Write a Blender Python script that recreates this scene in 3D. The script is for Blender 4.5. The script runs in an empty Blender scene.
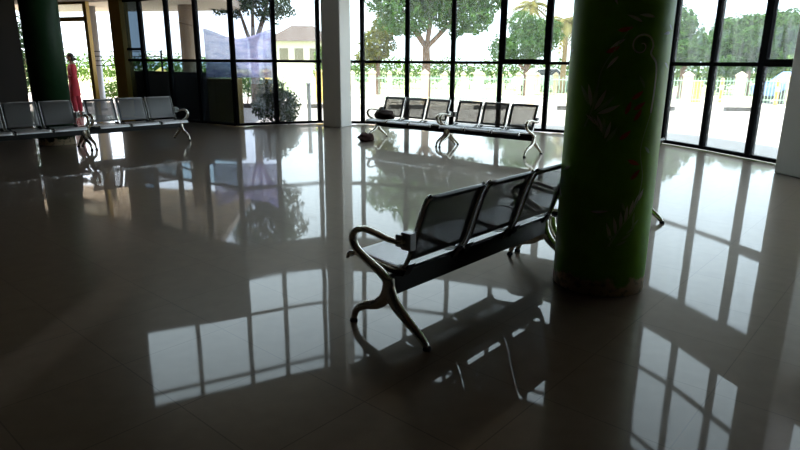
import bpy, bmesh, math, random
from mathutils import Vector, Matrix, noise
random.seed(11)
scn = bpy.context.scene
COL = scn.collection
PI = math.pi

# ------------------------------------------------------------------ materials
def nodes(name):
    m = bpy.data.materials.new(name); m.use_nodes = True
    nt = m.node_tree
    return m, nt, nt.nodes, nt.links, nt.nodes['Principled BSDF']

def mat(name, col, rough=.5, metal=0., spec=.5, var=0., scale=6., bump=0., coat=0.):
    m, nt, N, L, b = nodes(name)
    b.inputs['Base Color'].default_value = (*col, 1)
    b.inputs['Roughness'].default_value = rough
    b.inputs['Metallic'].default_value = metal
    b.inputs['Specular IOR Level'].default_value = spec
    b.inputs['Coat Weight'].default_value = coat
    if var or bump:
        tc = N.new('ShaderNodeTexCoord'); nz = N.new('ShaderNodeTexNoise')
        nz.inputs['Scale'].default_value = scale; nz.inputs['Detail'].default_value = 5
        L.new(tc.outputs['Object'], nz.inputs['Vector'])
    if var:
        mx = N.new('ShaderNodeMix'); mx.data_type = 'RGBA'
        mx.inputs[6].default_value = (*[c*(1-var) for c in col], 1)
        mx.inputs[7].default_value = (*[min(1, c*(1+var)) for c in col], 1)
        L.new(nz.outputs['Fac'], mx.inputs[0]); L.new(mx.outputs[2], b.inputs['Base Color'])
    if bump:
        bp = N.new('ShaderNodeBump'); bp.inputs['Strength'].default_value = bump; bp.inputs['Distance'].default_value = .02
        L.new(nz.outputs['Fac'], bp.inputs['Height']); L.new(bp.outputs['Normal'], b.inputs['Normal'])
    return m

def math_node(N, L, op, a, b=None, c=None):
    n = N.new('ShaderNodeMath'); n.operation = op
    for i, v in enumerate((a, b, c)):
        if v is None: continue
        if isinstance(v, (int, float)): n.inputs[i].default_value = v
        else: L.new(v, n.inputs[i])
    return n.outputs[0]

def perforated(name, col, axis, lim, r0, r1, pitch=.0085, rad=.0029):
    """steel sheet with a grid of punched holes inside |x|<lim, r0<axis<r1"""
    m, nt, N, L, b = nodes(name)
    b.inputs['Base Color'].default_value = (*col, 1)
    b.inputs['Metallic'].default_value = .85; b.inputs['Roughness'].default_value = .38
    tc = N.new('ShaderNodeTexCoord'); s = N.new('ShaderNodeSeparateXYZ')
    L.new(tc.outputs['Object'], s.inputs[0])
    x, a = s.outputs['X'], s.outputs[axis]
    def cell(v):
        f = math_node(N, L, 'FRACT', math_node(N, L, 'DIVIDE', math_node(N, L, 'ADD', v, 10.), pitch))
        return math_node(N, L, 'SUBTRACT', f, .5)
    cx, ca = cell(x), cell(a)
    d2 = math_node(N, L, 'ADD', math_node(N, L, 'MULTIPLY', cx, cx), math_node(N, L, 'MULTIPLY', ca, ca))
    hole = math_node(N, L, 'LESS_THAN', d2, (rad/pitch)**2)
    inx = math_node(N, L, 'LESS_THAN', math_node(N, L, 'ABSOLUTE', x), lim)
    ina = math_node(N, L, 'MULTIPLY', math_node(N, L, 'GREATER_THAN', a, r0), math_node(N, L, 'LESS_THAN', a, r1))
    h = math_node(N, L, 'MULTIPLY', hole, math_node(N, L, 'MULTIPLY', inx, ina))
    tr = N.new('ShaderNodeBsdfTransparent'); mx = N.new('ShaderNodeMixShader')
    L.new(h, mx.inputs[0]); L.new(b.outputs[0], mx.inputs[1]); L.new(tr.outputs[0], mx.inputs[2])
    L.new(mx.outputs[0], N['Material Output'].inputs['Surface'])
    return m

def glass_mat(name, tint, dirt):
    m, nt, N, L, b = nodes(name)
    N.remove(b)
    tr = N.new('ShaderNodeBsdfTransparent'); tr.inputs[0].default_value = (*tint, 1)
    gl = N.new('ShaderNodeBsdfGlossy'); gl.inputs['Roughness'].default_value = .0
    tl = N.new('ShaderNodeBsdfTranslucent'); tl.inputs[0].default_value = (.9, .92, .92, 1)
    lw = N.new('ShaderNodeLayerWeight'); lw.inputs[0].default_value = .5
    fr = math_node(N, L, 'MULTIPLY_ADD', math_node(N, L, 'POWER', lw.outputs['Facing'], 5.), .9, .035)
    tc = N.new('ShaderNodeTexCoord'); mp = N.new('ShaderNodeMapping'); mp.inputs['Scale'].default_value = (5, 5, .5)
    nz = N.new('ShaderNodeTexNoise'); nz.inputs['Scale'].default_value = 1.6; nz.inputs['Detail'].default_value = 4
    L.new(tc.outputs['Object'], mp.inputs[0]); L.new(mp.outputs[0], nz.inputs['Vector'])
    dv = math_node(N, L, 'MULTIPLY', math_node(N, L, 'POWER', nz.outputs['Fac'], 2.), dirt*4)
    m1 = N.new('ShaderNodeMixShader'); m2 = N.new('ShaderNodeMixShader')
    L.new(dv, m1.inputs[0]); L.new(tr.outputs[0], m1.inputs[1]); L.new(tl.outputs[0], m1.inputs[2])
    L.new(fr, m2.inputs[0]); L.new(m1.outputs[0], m2.inputs[1]); L.new(gl.outputs[0], m2.inputs[2])
    L.new(m2.outputs[0], N['Material Output'].inputs['Surface'])
    return m

def leaf_mat(name, c0, c1, trans=.35):
    m, nt, N, L, b = nodes(name)
    N.remove(b)
    g = N.new('ShaderNodeNewGeometry'); mx = N.new('ShaderNodeMix'); mx.data_type = 'RGBA'
    mx.inputs[6].default_value = (*c0, 1); mx.inputs[7].default_value = (*c1, 1)
    L.new(g.outputs['Random Per Island'], mx.inputs[0])
    d = N.new('ShaderNodeBsdfDiffuse'); t = N.new('ShaderNodeBsdfTranslucent'); ms = N.new('ShaderNodeMixShader')
    L.new(mx.outputs[2], d.inputs[0]); L.new(mx.outputs[2], t.inputs[0])
    ms.inputs[0].default_value = trans
    L.new(d.outputs[0], ms.inputs[1]); L.new(t.outputs[0], ms.inputs[2])
    L.new(ms.outputs[0], N['Material Output'].inputs['Surface'])
    return m

def floor_mat():
    m, nt, N, L, b = nodes('polished_tile')
    tc = N.new('ShaderNodeTexCoord'); mp = N.new('ShaderNodeMapping')
    mp.inputs['Rotation'].default_value = (0, 0, -math.atan2(.7505, .6609))
    L.new(tc.outputs['Object'], mp.inputs[0])
    br = N.new('ShaderNodeTexBrick'); br.offset = 0.; br.squash = 1.
    br.inputs['Scale'].default_value = 1.; br.inputs['Brick Width'].default_value = .6; br.inputs['Row Height'].default_value = .6
    br.inputs['Mortar Size'].default_value = .0035; br.inputs['Mortar Smooth'].default_value = .2
    br.inputs['Color1'].default_value = (.135, .096, .063, 1); br.inputs['Color2'].default_value = (.145, .104, .069, 1)
    br.inputs['Mortar'].default_value = (.09, .065, .043, 1)
    L.new(mp.outputs[0], br.inputs['Vector'])
    nz = N.new('ShaderNodeTexNoise'); nz.inputs['Scale'].default_value = 9; nz.inputs['Detail'].default_value = 6
    L.new(tc.outputs['Object'], nz.inputs['Vector'])
    mr = N.new('ShaderNodeMapRange'); mr.inputs['To Min'].default_value = .8; mr.inputs['To Max'].default_value = 1.2
    L.new(nz.outputs['Fac'], mr.inputs[0])
    mu = N.new('ShaderNodeMix'); mu.data_type = 'RGBA'; mu.blend_type = 'MULTIPLY'; mu.inputs[0].default_value = 1
    L.new(br.outputs['Color'], mu.inputs[6]); L.new(mr.outputs[0], mu.inputs[7])
    L.new(mu.outputs[2], b.inputs['Base Color'])
    r2 = N.new('ShaderNodeMapRange'); r2.inputs['From Min'].default_value = .3; r2.inputs['From Max'].default_value = .7
    r2.inputs['To Min'].default_value = .015; r2.inputs['To Max'].default_value = .05
    n2 = N.new('ShaderNodeTexNoise'); n2.inputs['Scale'].default_value = 1.3; n2.inputs['Detail'].default_value = 3
    L.new(tc.outputs['Object'], n2.inputs['Vector']); L.new(n2.outputs['Fac'], r2.inputs[0])
    # the slabs are laid with a very slight unevenness
    n3 = N.new('ShaderNodeTexNoise'); n3.inputs['Scale'].default_value = 1.1; n3.inputs['Detail'].default_value = 1
    L.new(tc.outputs['Object'], n3.inputs['Vector'])
    bp = N.new('ShaderNodeBump'); bp.inputs['Strength'].default_value = .12; bp.inputs['Distance'].default_value = .012
    L.new(n3.outputs['Fac'], bp.inputs['Height'])
    nrm = bp.outputs['Normal']
    df = N.new('ShaderNodeBsdfDiffuse'); hz = N.new('ShaderNodeBsdfGlossy'); sh = N.new('ShaderNodeBsdfGlossy')
    L.new(mu.outputs[2], df.inputs['Color'])
    hz.inputs['Color'].default_value = (1., .92, .82, 1); hz.inputs['Roughness'].default_value = .30
    L.new(r2.outputs[0], sh.inputs['Roughness'])
    lw = N.new('ShaderNodeLayerWeight'); lw.inputs[0].default_value = .5
    for n in (df, hz, sh, lw): L.new(nrm, n.inputs['Normal'])
    p5 = math_node(N, L, 'POWER', lw.outputs['Facing'], 5.)
    fs = math_node(N, L, 'MULTIPLY_ADD', p5, .90, .032)
    fh = math_node(N, L, 'MULTIPLY_ADD', p5, .55, .012)
    ma = N.new('ShaderNodeMixShader'); mb = N.new('ShaderNodeMixShader')
    L.new(fh, ma.inputs[0]); L.new(df.outputs[0], ma.inputs[1]); L.new(hz.outputs[0], ma.inputs[2])
    L.new(fs, mb.inputs[0]); L.new(ma.outputs[0], mb.inputs[1]); L.new(sh.outputs[0], mb.inputs[2])
    L.new(mb.outputs[0], N['Material Output'].inputs['Surface'])
    return m

FLOOR_IOR = 1.44
M = {}
M['floor'] = floor_mat()
M['frame'] = mat('dark_bronze_aluminium', (.005, .005, .006), .8, 0, .05)
M['glass'] = glass_mat('window_glass', (.86, .905, .895), .021)
M['glass_dimmed'] = glass_mat('dimmed_window_glass', (.40, .48, .52), .003)  # dark reflections in the lower left panes, put into the glass colour
M['glass_dusty'] = glass_mat('dusty_window_glass', (.84, .89, .89), .036)
M['glass_light'] = glass_mat('light_tinted_glass', (.72, .75, .77), .012)
M['glass_pale'] = glass_mat('pale_tinted_glass', (.66, .69, .73), .014)
M['glass_dark_reflection'] = glass_mat('dark_window_glass', (.2, .24, .27), .002)  # in the first bay, the pane's dark reflection is put into this colour
M['board'] = mat('opaque_panel', (.12, .11, .10), .6)
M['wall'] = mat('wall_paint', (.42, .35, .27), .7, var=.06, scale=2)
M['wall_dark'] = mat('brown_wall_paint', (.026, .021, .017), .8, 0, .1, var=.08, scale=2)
M['ceil'] = mat('ceiling_boards', (.16, .11, .075), .7, var=.15, scale=3)
M['grey_col'] = mat('grey_column_paint', (.78, .76, .72), .55, var=.05, scale=3)
M['steel'] = mat('brushed_steel', (.36, .36, .36), .30, .9)
M['steel_dark'] = mat('satin_steel', (.62, .62, .62), .24, 1.)
M['chrome'] = mat('chrome', (.72, .70, .67), .13, 1.)
M['cast'] = mat('polished_cast_alloy', (.72, .67, .58), .27, 1.)
M['black'] = mat('black_powder_coat', (.009, .009, .009), .45, 0, .25)
M['rubber'] = mat('black_rubber', (.01, .01, .01), .7)
M['back'] = perforated('perforated_back_sheet', (.13, .13, .13), 'Z', .218, .49, .815, .0085, .0027)  # same steel as the seat, its backlit look put into a darker colour
M['seat'] = perforated('perforated_seat_sheet', (.68, .68, .70), 'Y', .228, -.04, .345)  # window reflection on the seat tops put into a lighter steel colour
M['bag'] = mat('dark_brown_cloth', (.05, .028, .024), .9, var=.35, scale=14, bump=.5)
M['bag2'] = mat('maroon_brown_cloth', (.075, .03, .027), .9, var=.35, scale=16, bump=.5)
M['concrete'] = mat('pale_paving', (.36, .325, .30), .85, var=.08, scale=1.2)
M['road'] = mat('pale_dusty_road', (.54, .47, .41), .9, var=.1, scale=.6)
M['lawn'] = mat('dry_grass', (.36, .38, .2), .95, var=.35, scale=2)
M['bark'] = mat('bark', (.17, .11, .075), .9, var=.4, scale=8, bump=.6)
M['palm_bark'] = mat('palm_bark', (.30, .22, .13), .9, var=.3, scale=12, bump=.6)
M['leaf'] = leaf_mat('green_leaves', (.035, .09, .028), (.10, .19, .055))
M['leaf_light'] = leaf_mat('light_green_leaves', (.06, .14, .03), (.17, .26, .06))
M['leaf_dark'] = leaf_mat('dark_green_leaves', (.018, .04, .022), (.045, .075, .035))
M['leaf_olive'] = leaf_mat('olive_leaves', (.08, .10, .03), (.20, .20, .06))
M['palm_leaf'] = leaf_mat('palm_fronds', (.12, .13, .04), (.26, .22, .09))
M['post'] = mat('cream_fence_paint', (.72, .60, .42), .8, var=.06, scale=4)
M['post_yellow'] = mat('yellow_fence_paint', (.75, .55, .16), .8, var=.08, scale=4)
M['rail_green'] = mat('green_rail_paint', (.30, .46, .34), .6)
M['house'] = mat('cream_render', (.72, .67, .60), .9, var=.06, scale=1)
M['roof'] = mat('dark_roof_tiles', (.075, .055, .05), .9, var=.3, scale=5)
M['shutter'] = mat('grey_brown_shutters', (.22, .19, .15), .7)
M['win_dark'] = mat('dark_window_glass', (.05, .06, .07), .15)
M['porch_ceil'] = mat('porch_boards', (.50, .42, .33), .7, var=.15, scale=3)
M['porch_col'] = mat('brown_column_paint', (.36, .27, .17), .7, var=.1, scale=3)
M['yellow'] = mat('yellow_door_paint', (.50, .33, .06), .5, var=.1, scale=4)
M['dark_stone'] = mat('dark_stone', (.012, .012, .014), .9, spec=.1, var=.2, scale=5)
M['ochre'] = mat('ochre_render', (.20, .145, .02), .8, var=.15, scale=3)
M['metal_grey'] = mat('grey_metal', (.35, .36, .38), .45, .6)
M['skin'] = mat('skin', (.16, .085, .055), .55)
M['hair'] = mat('black_hair', (.012, .010, .010), .5)
M['red'] = mat('red_cotton', (.30, .014, .03), .85, var=.12, scale=10, bump=.3)
M['red2'] = mat('crimson_cotton', (.26, .013, .03), .85, var=.12, scale=10, bump=.3)
M['sandal'] = mat('sandal_leather', (.05, .03, .02), .7)
M['car_white'] = mat('white_car_paint', (.75, .78, .82), .25, coat=.5)
M['car_yellow'] = mat('yellow_car_paint', (.62, .36, .06), .25, coat=.5)
M['car_blue'] = mat('blue_car_paint', (.12, .22, .5), .25, coat=.5)
M['tyre'] = mat('tyre', (.015, .015, .015), .8)
M['paint_pale'] = mat('pale_leaf_paint', (.9, .95, .72), .5)
M['paint_green'] = mat('mid_green_leaf_paint', (.48, .72, .30), .5)
M['paint_red'] = mat('brick_red_leaf_paint', (.62, .17, .05), .5)

def column_paint(c0, nm, spec=.5):
    m, nt, N, L, b = nodes(nm)
    tc = N.new('ShaderNodeTexCoord'); s = N.new('ShaderNodeSeparateXYZ'); L.new(tc.outputs['Object'], s.inputs[0])
    nz = N.new('ShaderNodeTexNoise'); nz.inputs['Scale'].default_value = 9; nz.inputs['Detail'].default_value = 7
    L.new(tc.outputs['Object'], nz.inputs['Vector'])
    h = math_node(N, L, 'ADD', s.outputs['Z'], math_node(N, L, 'MULTIPLY', math_node(N, L, 'SUBTRACT', nz.outputs['Fac'], .5), .22))
    mr = N.new('ShaderNodeMapRange'); mr.inputs['From Min'].default_value = .095; mr.inputs['From Max'].default_value = .115
    L.new(h, mr.inputs[0])
    n2 = N.new('ShaderNodeTexNoise'); n2.inputs['Scale'].default_value = 16; n2.inputs['Detail'].default_value = 6
    L.new(tc.outputs['Object'], n2.inputs['Vector'])
    cr = N.new('ShaderNodeMix'); cr.data_type = 'RGBA'
    cr.inputs[6].default_value = (.85, .68, .45, 1); cr.inputs[7].default_value = (.48, .40, .24, 1)
    r2 = N.new('ShaderNodeMapRange'); r2.inputs['From Min'].default_value = .5; r2.inputs['From Max'].default_value = .62
    L.new(n2.outputs['Fac'], r2.inputs[0]); L.new(r2.outputs[0], cr.inputs[0])
    gr = N.new('ShaderNodeMix'); gr.data_type = 'RGBA'
    gr.inputs[6].default_value = (c0[0], c0[1], c0[2], 1); gr.inputs[7].default_value = (c0[0]*1.6, c0[1]*1.6, c0[2]*1.5, 1)
    L.new(nz.outputs['Fac'], gr.inputs[0])
    mx = N.new('ShaderNodeMix'); mx.data_type = 'RGBA'
    L.new(mr.outputs[0], mx.inputs[0]); L.new(cr.outputs[2], mx.inputs[6]); L.new(gr.outputs[2], mx.inputs[7])
    L.new(mx.outputs[2], b.inputs['Base Color']); b.inputs['Roughness'].default_value = .42; b.inputs['Specular IOR Level'].default_value = spec
    return m
M['column'] = column_paint((.19, .44, .025), 'green_column_paint', .3)
M['column_left'] = column_paint((.010, .030, .012), 'left_column_green', .15)  # same mix as the near column, far darker and less glossy

def banner_mat():
    m, nt, N, L, b = nodes('faded_banner_cloth')
    tc = N.new('ShaderNodeTexCoord'); mp = N.new('ShaderNodeMapping'); mp.inputs['Scale'].default_value = (2.2, 1, 7)
    L.new(tc.outputs['Object'], mp.inputs[0])
    nz = N.new('ShaderNodeTexNoise'); nz.inputs['Scale'].default_value = 1.6; nz.inputs['Detail'].default_value = 2
    L.new(mp.outputs[0], nz.inputs['Vector'])
    r = N.new('ShaderNodeMapRange'); r.inputs['From Min'].default_value = .42; r.inputs['From Max'].default_value = .62
    L.new(nz.outputs['Fac'], r.inputs[0])
    mx = N.new('ShaderNodeMix'); mx.data_type = 'RGBA'
    mx.inputs[6].default_value = (.62, .56, .82, 1); mx.inputs[7].default_value = (.34, .34, .66, 1)
    L.new(r.outputs[0], mx.inputs[0])
    d = N.new('ShaderNodeBsdfDiffuse'); t = N.new('ShaderNodeBsdfTranslucent'); tr = N.new('ShaderNodeBsdfTransparent')
    L.new(mx.outputs[2], d.inputs[0]); L.new(mx.outputs[2], t.inputs[0])
    a = N.new('ShaderNodeMixShader'); a.inputs[0].default_value = .45
    c = N.new('ShaderNodeMixShader'); c.inputs[0].default_value = .45
    L.new(d.outputs[0], a.inputs[1]); L.new(t.outputs[0], a.inputs[2])
    L.new(a.outputs[0], c.inputs[1]); L.new(tr.outputs[0], c.inputs[2])
    L.new(c.outputs[0], N['Material Output'].inputs['Surface'])
    return m
M['banner'] = banner_mat()

def kerb_mat():
    m, nt, N, L, b = nodes('black_and_white_kerb_paint')
    tc = N.new('ShaderNodeTexCoord'); s = N.new('ShaderNodeSeparateXYZ'); L.new(tc.outputs['Object'], s.inputs[0])
    f = math_node(N, L, 'FRACT', math_node(N, L, 'DIVIDE', math_node(N, L, 'ADD', s.outputs['X'], 50), 3.1))
    k = math_node(N, L, 'LESS_THAN', f, .42)
    mx = N.new('ShaderNodeMix'); mx.data_type = 'RGBA'
    mx.inputs[6].default_value = (.7, .66, .6, 1); mx.inputs[7].default_value = (.06, .055, .05, 1)
    L.new(k, mx.inputs[0]); L.new(mx.outputs[2], b.inputs['Base Color'])
    b.inputs['Roughness'].default_value = .8
    return m
M['kerb'] = kerb_mat()

# ------------------------------------------------------------------ mesh helpers
def link(o, parent=None):
    COL.objects.link(o)
    if parent: o.parent = parent
    return o

def obj(name, bm, m, parent=None, smooth=False, bevel=0):
    bmesh.ops.recalc_face_normals(bm, faces=bm.faces)
    me = bpy.data.meshes.new(name); bm.to_mesh(me); bm.free()
    for mm in (m if isinstance(m, (list, tuple)) else [m]): me.materials.append(mm)
    if smooth:
        for p in me.polygons: p.use_smooth = True
    o = bpy.data.objects.new(name, me)
    if bevel:
        b = o.modifiers.new('bevel', 'BEVEL'); b.width = bevel; b.segments = 2; b.limit_method = 'ANGLE'
    return link(o, parent)

def tag(o, label, cat, group=None):
    o['label'] = label; o['category'] = cat
    if group: o['group'] = group
    return o

def thing(name, label, cat, loc=(0, 0, 0), rz=0., group=None):
    o = bpy.data.objects.new(name, None); link(o)
    o.location = loc; o.rotation_euler = (0, 0, rz); o.empty_display_size = .2
    return tag(o, label, cat, group)

def struct(o):
    o['kind'] = 'structure'; return o

def box(bm, lo, hi, mtx=None):
    vs = []
    for z in (lo[2], hi[2]):
        for x, y in ((lo[0], lo[1]), (hi[0], lo[1]), (hi[0], hi[1]), (lo[0], hi[1])):
            p = Vector((x, y, z)); vs.append(bm.verts.new(mtx @ p if mtx else p))
    for f in ((0, 3, 2, 1), (4, 5, 6, 7), (0, 1, 5, 4), (1, 2, 6, 5), (2, 3, 7, 6), (3, 0, 4, 7)):
        bm.faces.new([vs[i] for i in f])
    return bm

def prism(bm, poly, z0, z1):
    a = [bm.verts.new((x, y, z0)) for x, y in poly]; b = [bm.verts.new((x, y, z1)) for x, y in poly]
    n = len(poly)
    bm.faces.new(a[::-1]); bm.faces.new(b)
    for i in range(n): bm.faces.new((a[i], a[(i+1) % n], b[(i+1) % n], b[i]))
    return bm

def lathe(bm, prof, segs=32, c=(0, 0)):
    rings = []
    for r, z in prof:
        rings.append([bm.verts.new((c[0]+r*math.cos(2*PI*i/segs), c[1]+r*math.sin(2*PI*i/segs), z)) for i in range(segs)])
    for a, b in zip(rings, rings[1:]):
        for i in range(segs): bm.faces.new((a[i], a[(i+1) % segs], b[(i+1) % segs], b[i]))
    bm.faces.new(rings[0][::-1]); bm.faces.new(rings[-1])
    return bm

def spline(pts, per=6):
    P = [Vector(p) for p in pts]
    P = [P[0]*2-P[1]] + P + [P[-1]*2-P[-2]]
    out = []
    for i in range(1, len(P)-2):
        for k in range(per):
            t = k/per
            a, b, c, d = P[i-1:i+3]
            out.append(.5*((2*b)+(c-a)*t+(2*a-5*b+4*c-d)*t*t+(3*b-a-3*c+d)*t**3))
    out.append(P[-2]); return out

def sweep(bm, pts, rad, segs=10, side=None, per=6, cap=True):
    """tube along a spline; each control point carries (a, b): half width along `side` and across it"""
    n = len(pts)
    rr = [r if isinstance(r, tuple) else (r, r) for r in (rad if isinstance(rad, list) else [rad]*n)]
    P = spline(pts, per) if per > 1 else [Vector(p) for p in pts]
    R = []
    for i in range(len(P)):
        t = i/(len(P)-1)*(n-1); k = min(int(t), n-2); f = t-k
        R.append((rr[k][0]*(1-f)+rr[k+1][0]*f, rr[k][1]*(1-f)+rr[k+1][1]*f))
    rings = []; prev = None
    for i, p in enumerate(P):
        t = (P[min(i+1, len(P)-1)]-P[max(i-1, 0)]).normalized()
        if side is not None: s = Vector(side)
        elif prev is not None: s = prev
        else: s = Vector((1, 0, 0)) if abs(t.x) < .8 else Vector((0, 1, 0))
        s = (s-t*s.dot(t)).normalized(); prev = s
        u = t.cross(s)
        rings.append([bm.verts.new(p+s*R[i][0]*math.cos(2*PI*j/segs)+u*R[i][1]*math.sin(2*PI*j/segs)) for j in range(segs)])
    for a, b in zip(rings, rings[1:]):
        for j in range(segs): bm.faces.new((a[j], a[(j+1) % segs], b[(j+1) % segs], b[j]))
    if cap:
        bm.faces.new(rings[0][::-1]); bm.faces.new(rings[-1])
    return bm

def ball(bm, c, r, seg=14, rings=10):
    r = r if isinstance(r, tuple) else (r, r, r)
    bmesh.ops.create_uvsphere(bm, u_segments=seg, v_segments=rings, radius=1,
        matrix=Matrix.Translation(c) @ Matrix.Diagonal((*r, 1)))
    return bm

def dup(root, loc, rz, label):
    r = root.copy(); COL.objects.link(r); r.location = loc; r.rotation_euler = (0, 0, rz); r['label'] = label
    for ch in list(root.children):
        c = ch.copy(); COL.objects.link(c); c.parent = r
        for g in list(ch.children):
            d = g.copy(); COL.objects.link(d); d.parent = c
    return r

# ------------------------------------------------------------------ camera
cam = bpy.data.cameras.new('camera'); co = bpy.data.objects.new('camera', cam); link(co)
cam.sensor_width = 36; cam.lens = 604/800*36; cam.clip_start = .05; cam.clip_end = 500
co.matrix_world = Matrix.Translation((0, 0, 1.55)) @ Matrix.Rotation(math.radians(90-15.06), 4, 'X') @ Matrix.Rotation(math.radians(.43), 4, 'Z')
scn.camera = co

# ------------------------------------------------------------------ the facade line (plan)
REC = [(-11.5, 19.0), (-10.6, 18.72), (-8.85, 18.0), (-7.75, 17.5), (-7.0, 17.05), (-6.0, 16.25), (-5.05, 15.6), (-4.0, 14.9)]
FRONT = [(-4.0, 14.9), (-3.12, 15.4), (-2.1, 15.85), (-.98, 15.75), (.15, 15.4), (1.24, 15.0), (2.32, 14.6),
         (3.33, 14.2), (4.08, 13.7), (4.78, 13.05), (5.32, 12.3), (5.67, 11.35), (5.95, 10.3), (6.2, 9.3), (6.42, 8.25), (6.58, 7.2), (6.62, 6.0), (6.66, 4.8)]  # last two bays are unseen, added to light the round column and floor
UPLEFT = [(-6.3, 13.72), (-5.18, 14.3), (-4.0, 14.9)]
ZL, ZS, ZT = 3.14, 3.93, 7.08

def seg_box(bm, p, q, z0, z1, t, off=0., e=0.):
    """upright box along p->q, thickness t"""
    p, q = Vector((*p, 0)), Vector((*q, 0)); d = (q-p).normalized(); n = Vector((-d.y, d.x, 0))
    m = Matrix(((d.x, n.x, 0, p.x), (d.y, n.y, 0, p.y), (0, 0, 1, 0), (0, 0, 0, 1)))
    return box(bm, (-e, off-t/2, z0), ((q-p).length+e, off+t/2, z1), m)

win_no = [0]
def window(p, q, z0, z1, bars, glass='glass', sash=None, mull=.05, opaque=None):
    win_no[0] += 1
    p3, q3 = Vector((*p, 0)), Vector((*q, 0)); ln = (q3-p3).length; d = (q3-p3)/ln
    root = bpy.data.objects.new('window_%d' % win_no[0], None); link(root); struct(root)
    root.location = (p[0], p[1], 0); root.rotation_euler = (0, 0, math.atan2(d.y, d.x))
    bm = bmesh.new()
    box(bm, (-.002, -.05, z0), (mull, .05, z1)); box(bm, (ln-mull, -.05, z0), (ln+.002, .05, z1))
    box(bm, (mull, -.045, z0), (ln-mull, .045, z0+.06)); box(bm, (mull, -.045, z1-.07), (ln-mull, .045, z1))
    for b in bars: box(bm, (mull, -.04, b-.034), (ln-mull, .04, b+.034))
    obj('frame', bm, M['frame'], root)
    lv = [z0+.06] + [x for b in bars for x in (b-.034, b+.034)] + [z1-.07]
    for i in range(0, len(lv), 2):
        bm = bmesh.new(); box(bm, (mull, -.004, lv[i]), (ln-mull, .004, lv[i+1]))
        if opaque == i//2: obj('panel', bm, M['board'], root)
        else: obj('pane', bm, M[glass if isinstance(glass, str) else glass[min(i//2, 1)]], root)
        if sash == i//2:
            bm = bmesh.new(); w = .05
            a, b2 = lv[i], lv[i+1]
            box(bm, (mull, -.06, a), (mull+w, .02, b2)); box(bm, (ln-mull-w, -.06, a), (ln-mull, .02, b2))
            box(bm, (mull+w, -.06, a), (ln-mull-w, .02, a+w)); box(bm, (mull+w, -.06, b2-w), (ln-mull-w, .02, b2))
            obj('sash', bm, M['frame'], root)
    return root

for i in range(len(FRONT)-1):
    p, q = FRONT[i], FRONT[i+1]
    window(p, q, .02, ZL, [1.56], 'glass_pale' if i == 0 else 'glass_dusty' if i > 8 else 'glass', sash=1 if i in (6, 12) else None, mull=.062 if i == 12 else .05)
    if i < 14: window(p, q, ZS, ZT, [4.95, 6.67])
for i in range(len(UPLEFT)-1):
    window(UPLEFT[i], UPLEFT[i+1], ZS, ZT, [4.95, 6.67], opaque=0)
for i in range(4, len(REC)-1):
    window(REC[i], REC[i+1], .02, ZL, [1.56], ('glass_dimmed', 'glass_light'))
window(REC[3], REC[4], .02, ZL, [1.56, 1.85], 'glass_dark_reflection')

# ------------------------------------------------------------------ room shell
inner = [(-11.6, 19.1)] + [(x, y+.12) for x, y in REC[1:]] + [(x+.03, y+.04) for x, y in FRONT[1:]] + [(7.0, 4.8), (7.0, -6.1), (-9.1, -6.1), (-9.1, 14.8)]
bm = bmesh.new(); prism(bm, inner, -.1, 0); struct(obj('floor', bm, M['floor']))
hall = [(-6.3, 13.72), (-5.18, 14.3)] + [(x, y) for x, y in FRONT] + [(6.7, 7.2), (6.7, -6), (-6.6, -6)]
big = [(-6.45, 13.8), (-5.18, 14.42)] + [(x+.04*(x > 3)+.06*(x > 5), y+.12) for x, y in FRONT] + [(7.0, 4.8), (7.1, -6.3), (-6.8, -6.3)]
bm = bmesh.new(); prism(bm, big, ZT, ZT+.35); struct(obj('ceiling', bm, M['ceil']))
# gallery slab over the recess on the left
bm = bmesh.new()
prism(bm, [(-11.9, 19.2), (-10.6, 18.9), (-9.0, 18.3), (-7.0, 17.25), (-5.0, 15.8), (-4.0, 15.05), (-4.1, 14.84), (-5.2, 14.22), (-6.35, 13.65), (-6.6, -6), (-9.3, -6), (-9.3, 14.7)], ZL, ZS)
struct(obj('ceiling_recess', bm, M['ceil']))
bm = bmesh.new()
for p, q in zip(FRONT, FRONT[1:]): seg_box(bm, p, q, ZL, ZS, .22, 0, .012)
struct(obj('wall_front', bm, M['wall']))
bm = bmesh.new()
seg_box(bm, (-9.05, 14.8), (-8.9, -6), 0, ZL, .2)
seg_box(bm, (-11.62, 19.0), (-9.1, 14.82), 0, ZL, .12)
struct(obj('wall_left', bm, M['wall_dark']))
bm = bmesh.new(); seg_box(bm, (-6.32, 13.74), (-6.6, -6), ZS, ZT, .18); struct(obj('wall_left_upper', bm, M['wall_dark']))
bm = bmesh.new(); seg_box(bm, (6.68, 4.79), (6.9, -6), 0, ZT, .2); seg_box(bm, (6.58, 7.19), (6.68, 4.79), ZS, ZT, .2); struct(obj('wall_right', bm, M['wall']))
bm = bmesh.new(); box(bm, (-9.2, -6.2, 0), (7, -6, ZT)); struct(obj('wall_back', bm, M['wall_dark']))
bm = bmesh.new(); seg_box(bm, REC[0], REC[1], 0, ZL, .14)
for v in bm.verts:
    if v.co.x < -11.0: v.co.x += .5; v.co.y -= .18
struct(obj('wall_entrance', bm, M['wall_dark']))

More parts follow.
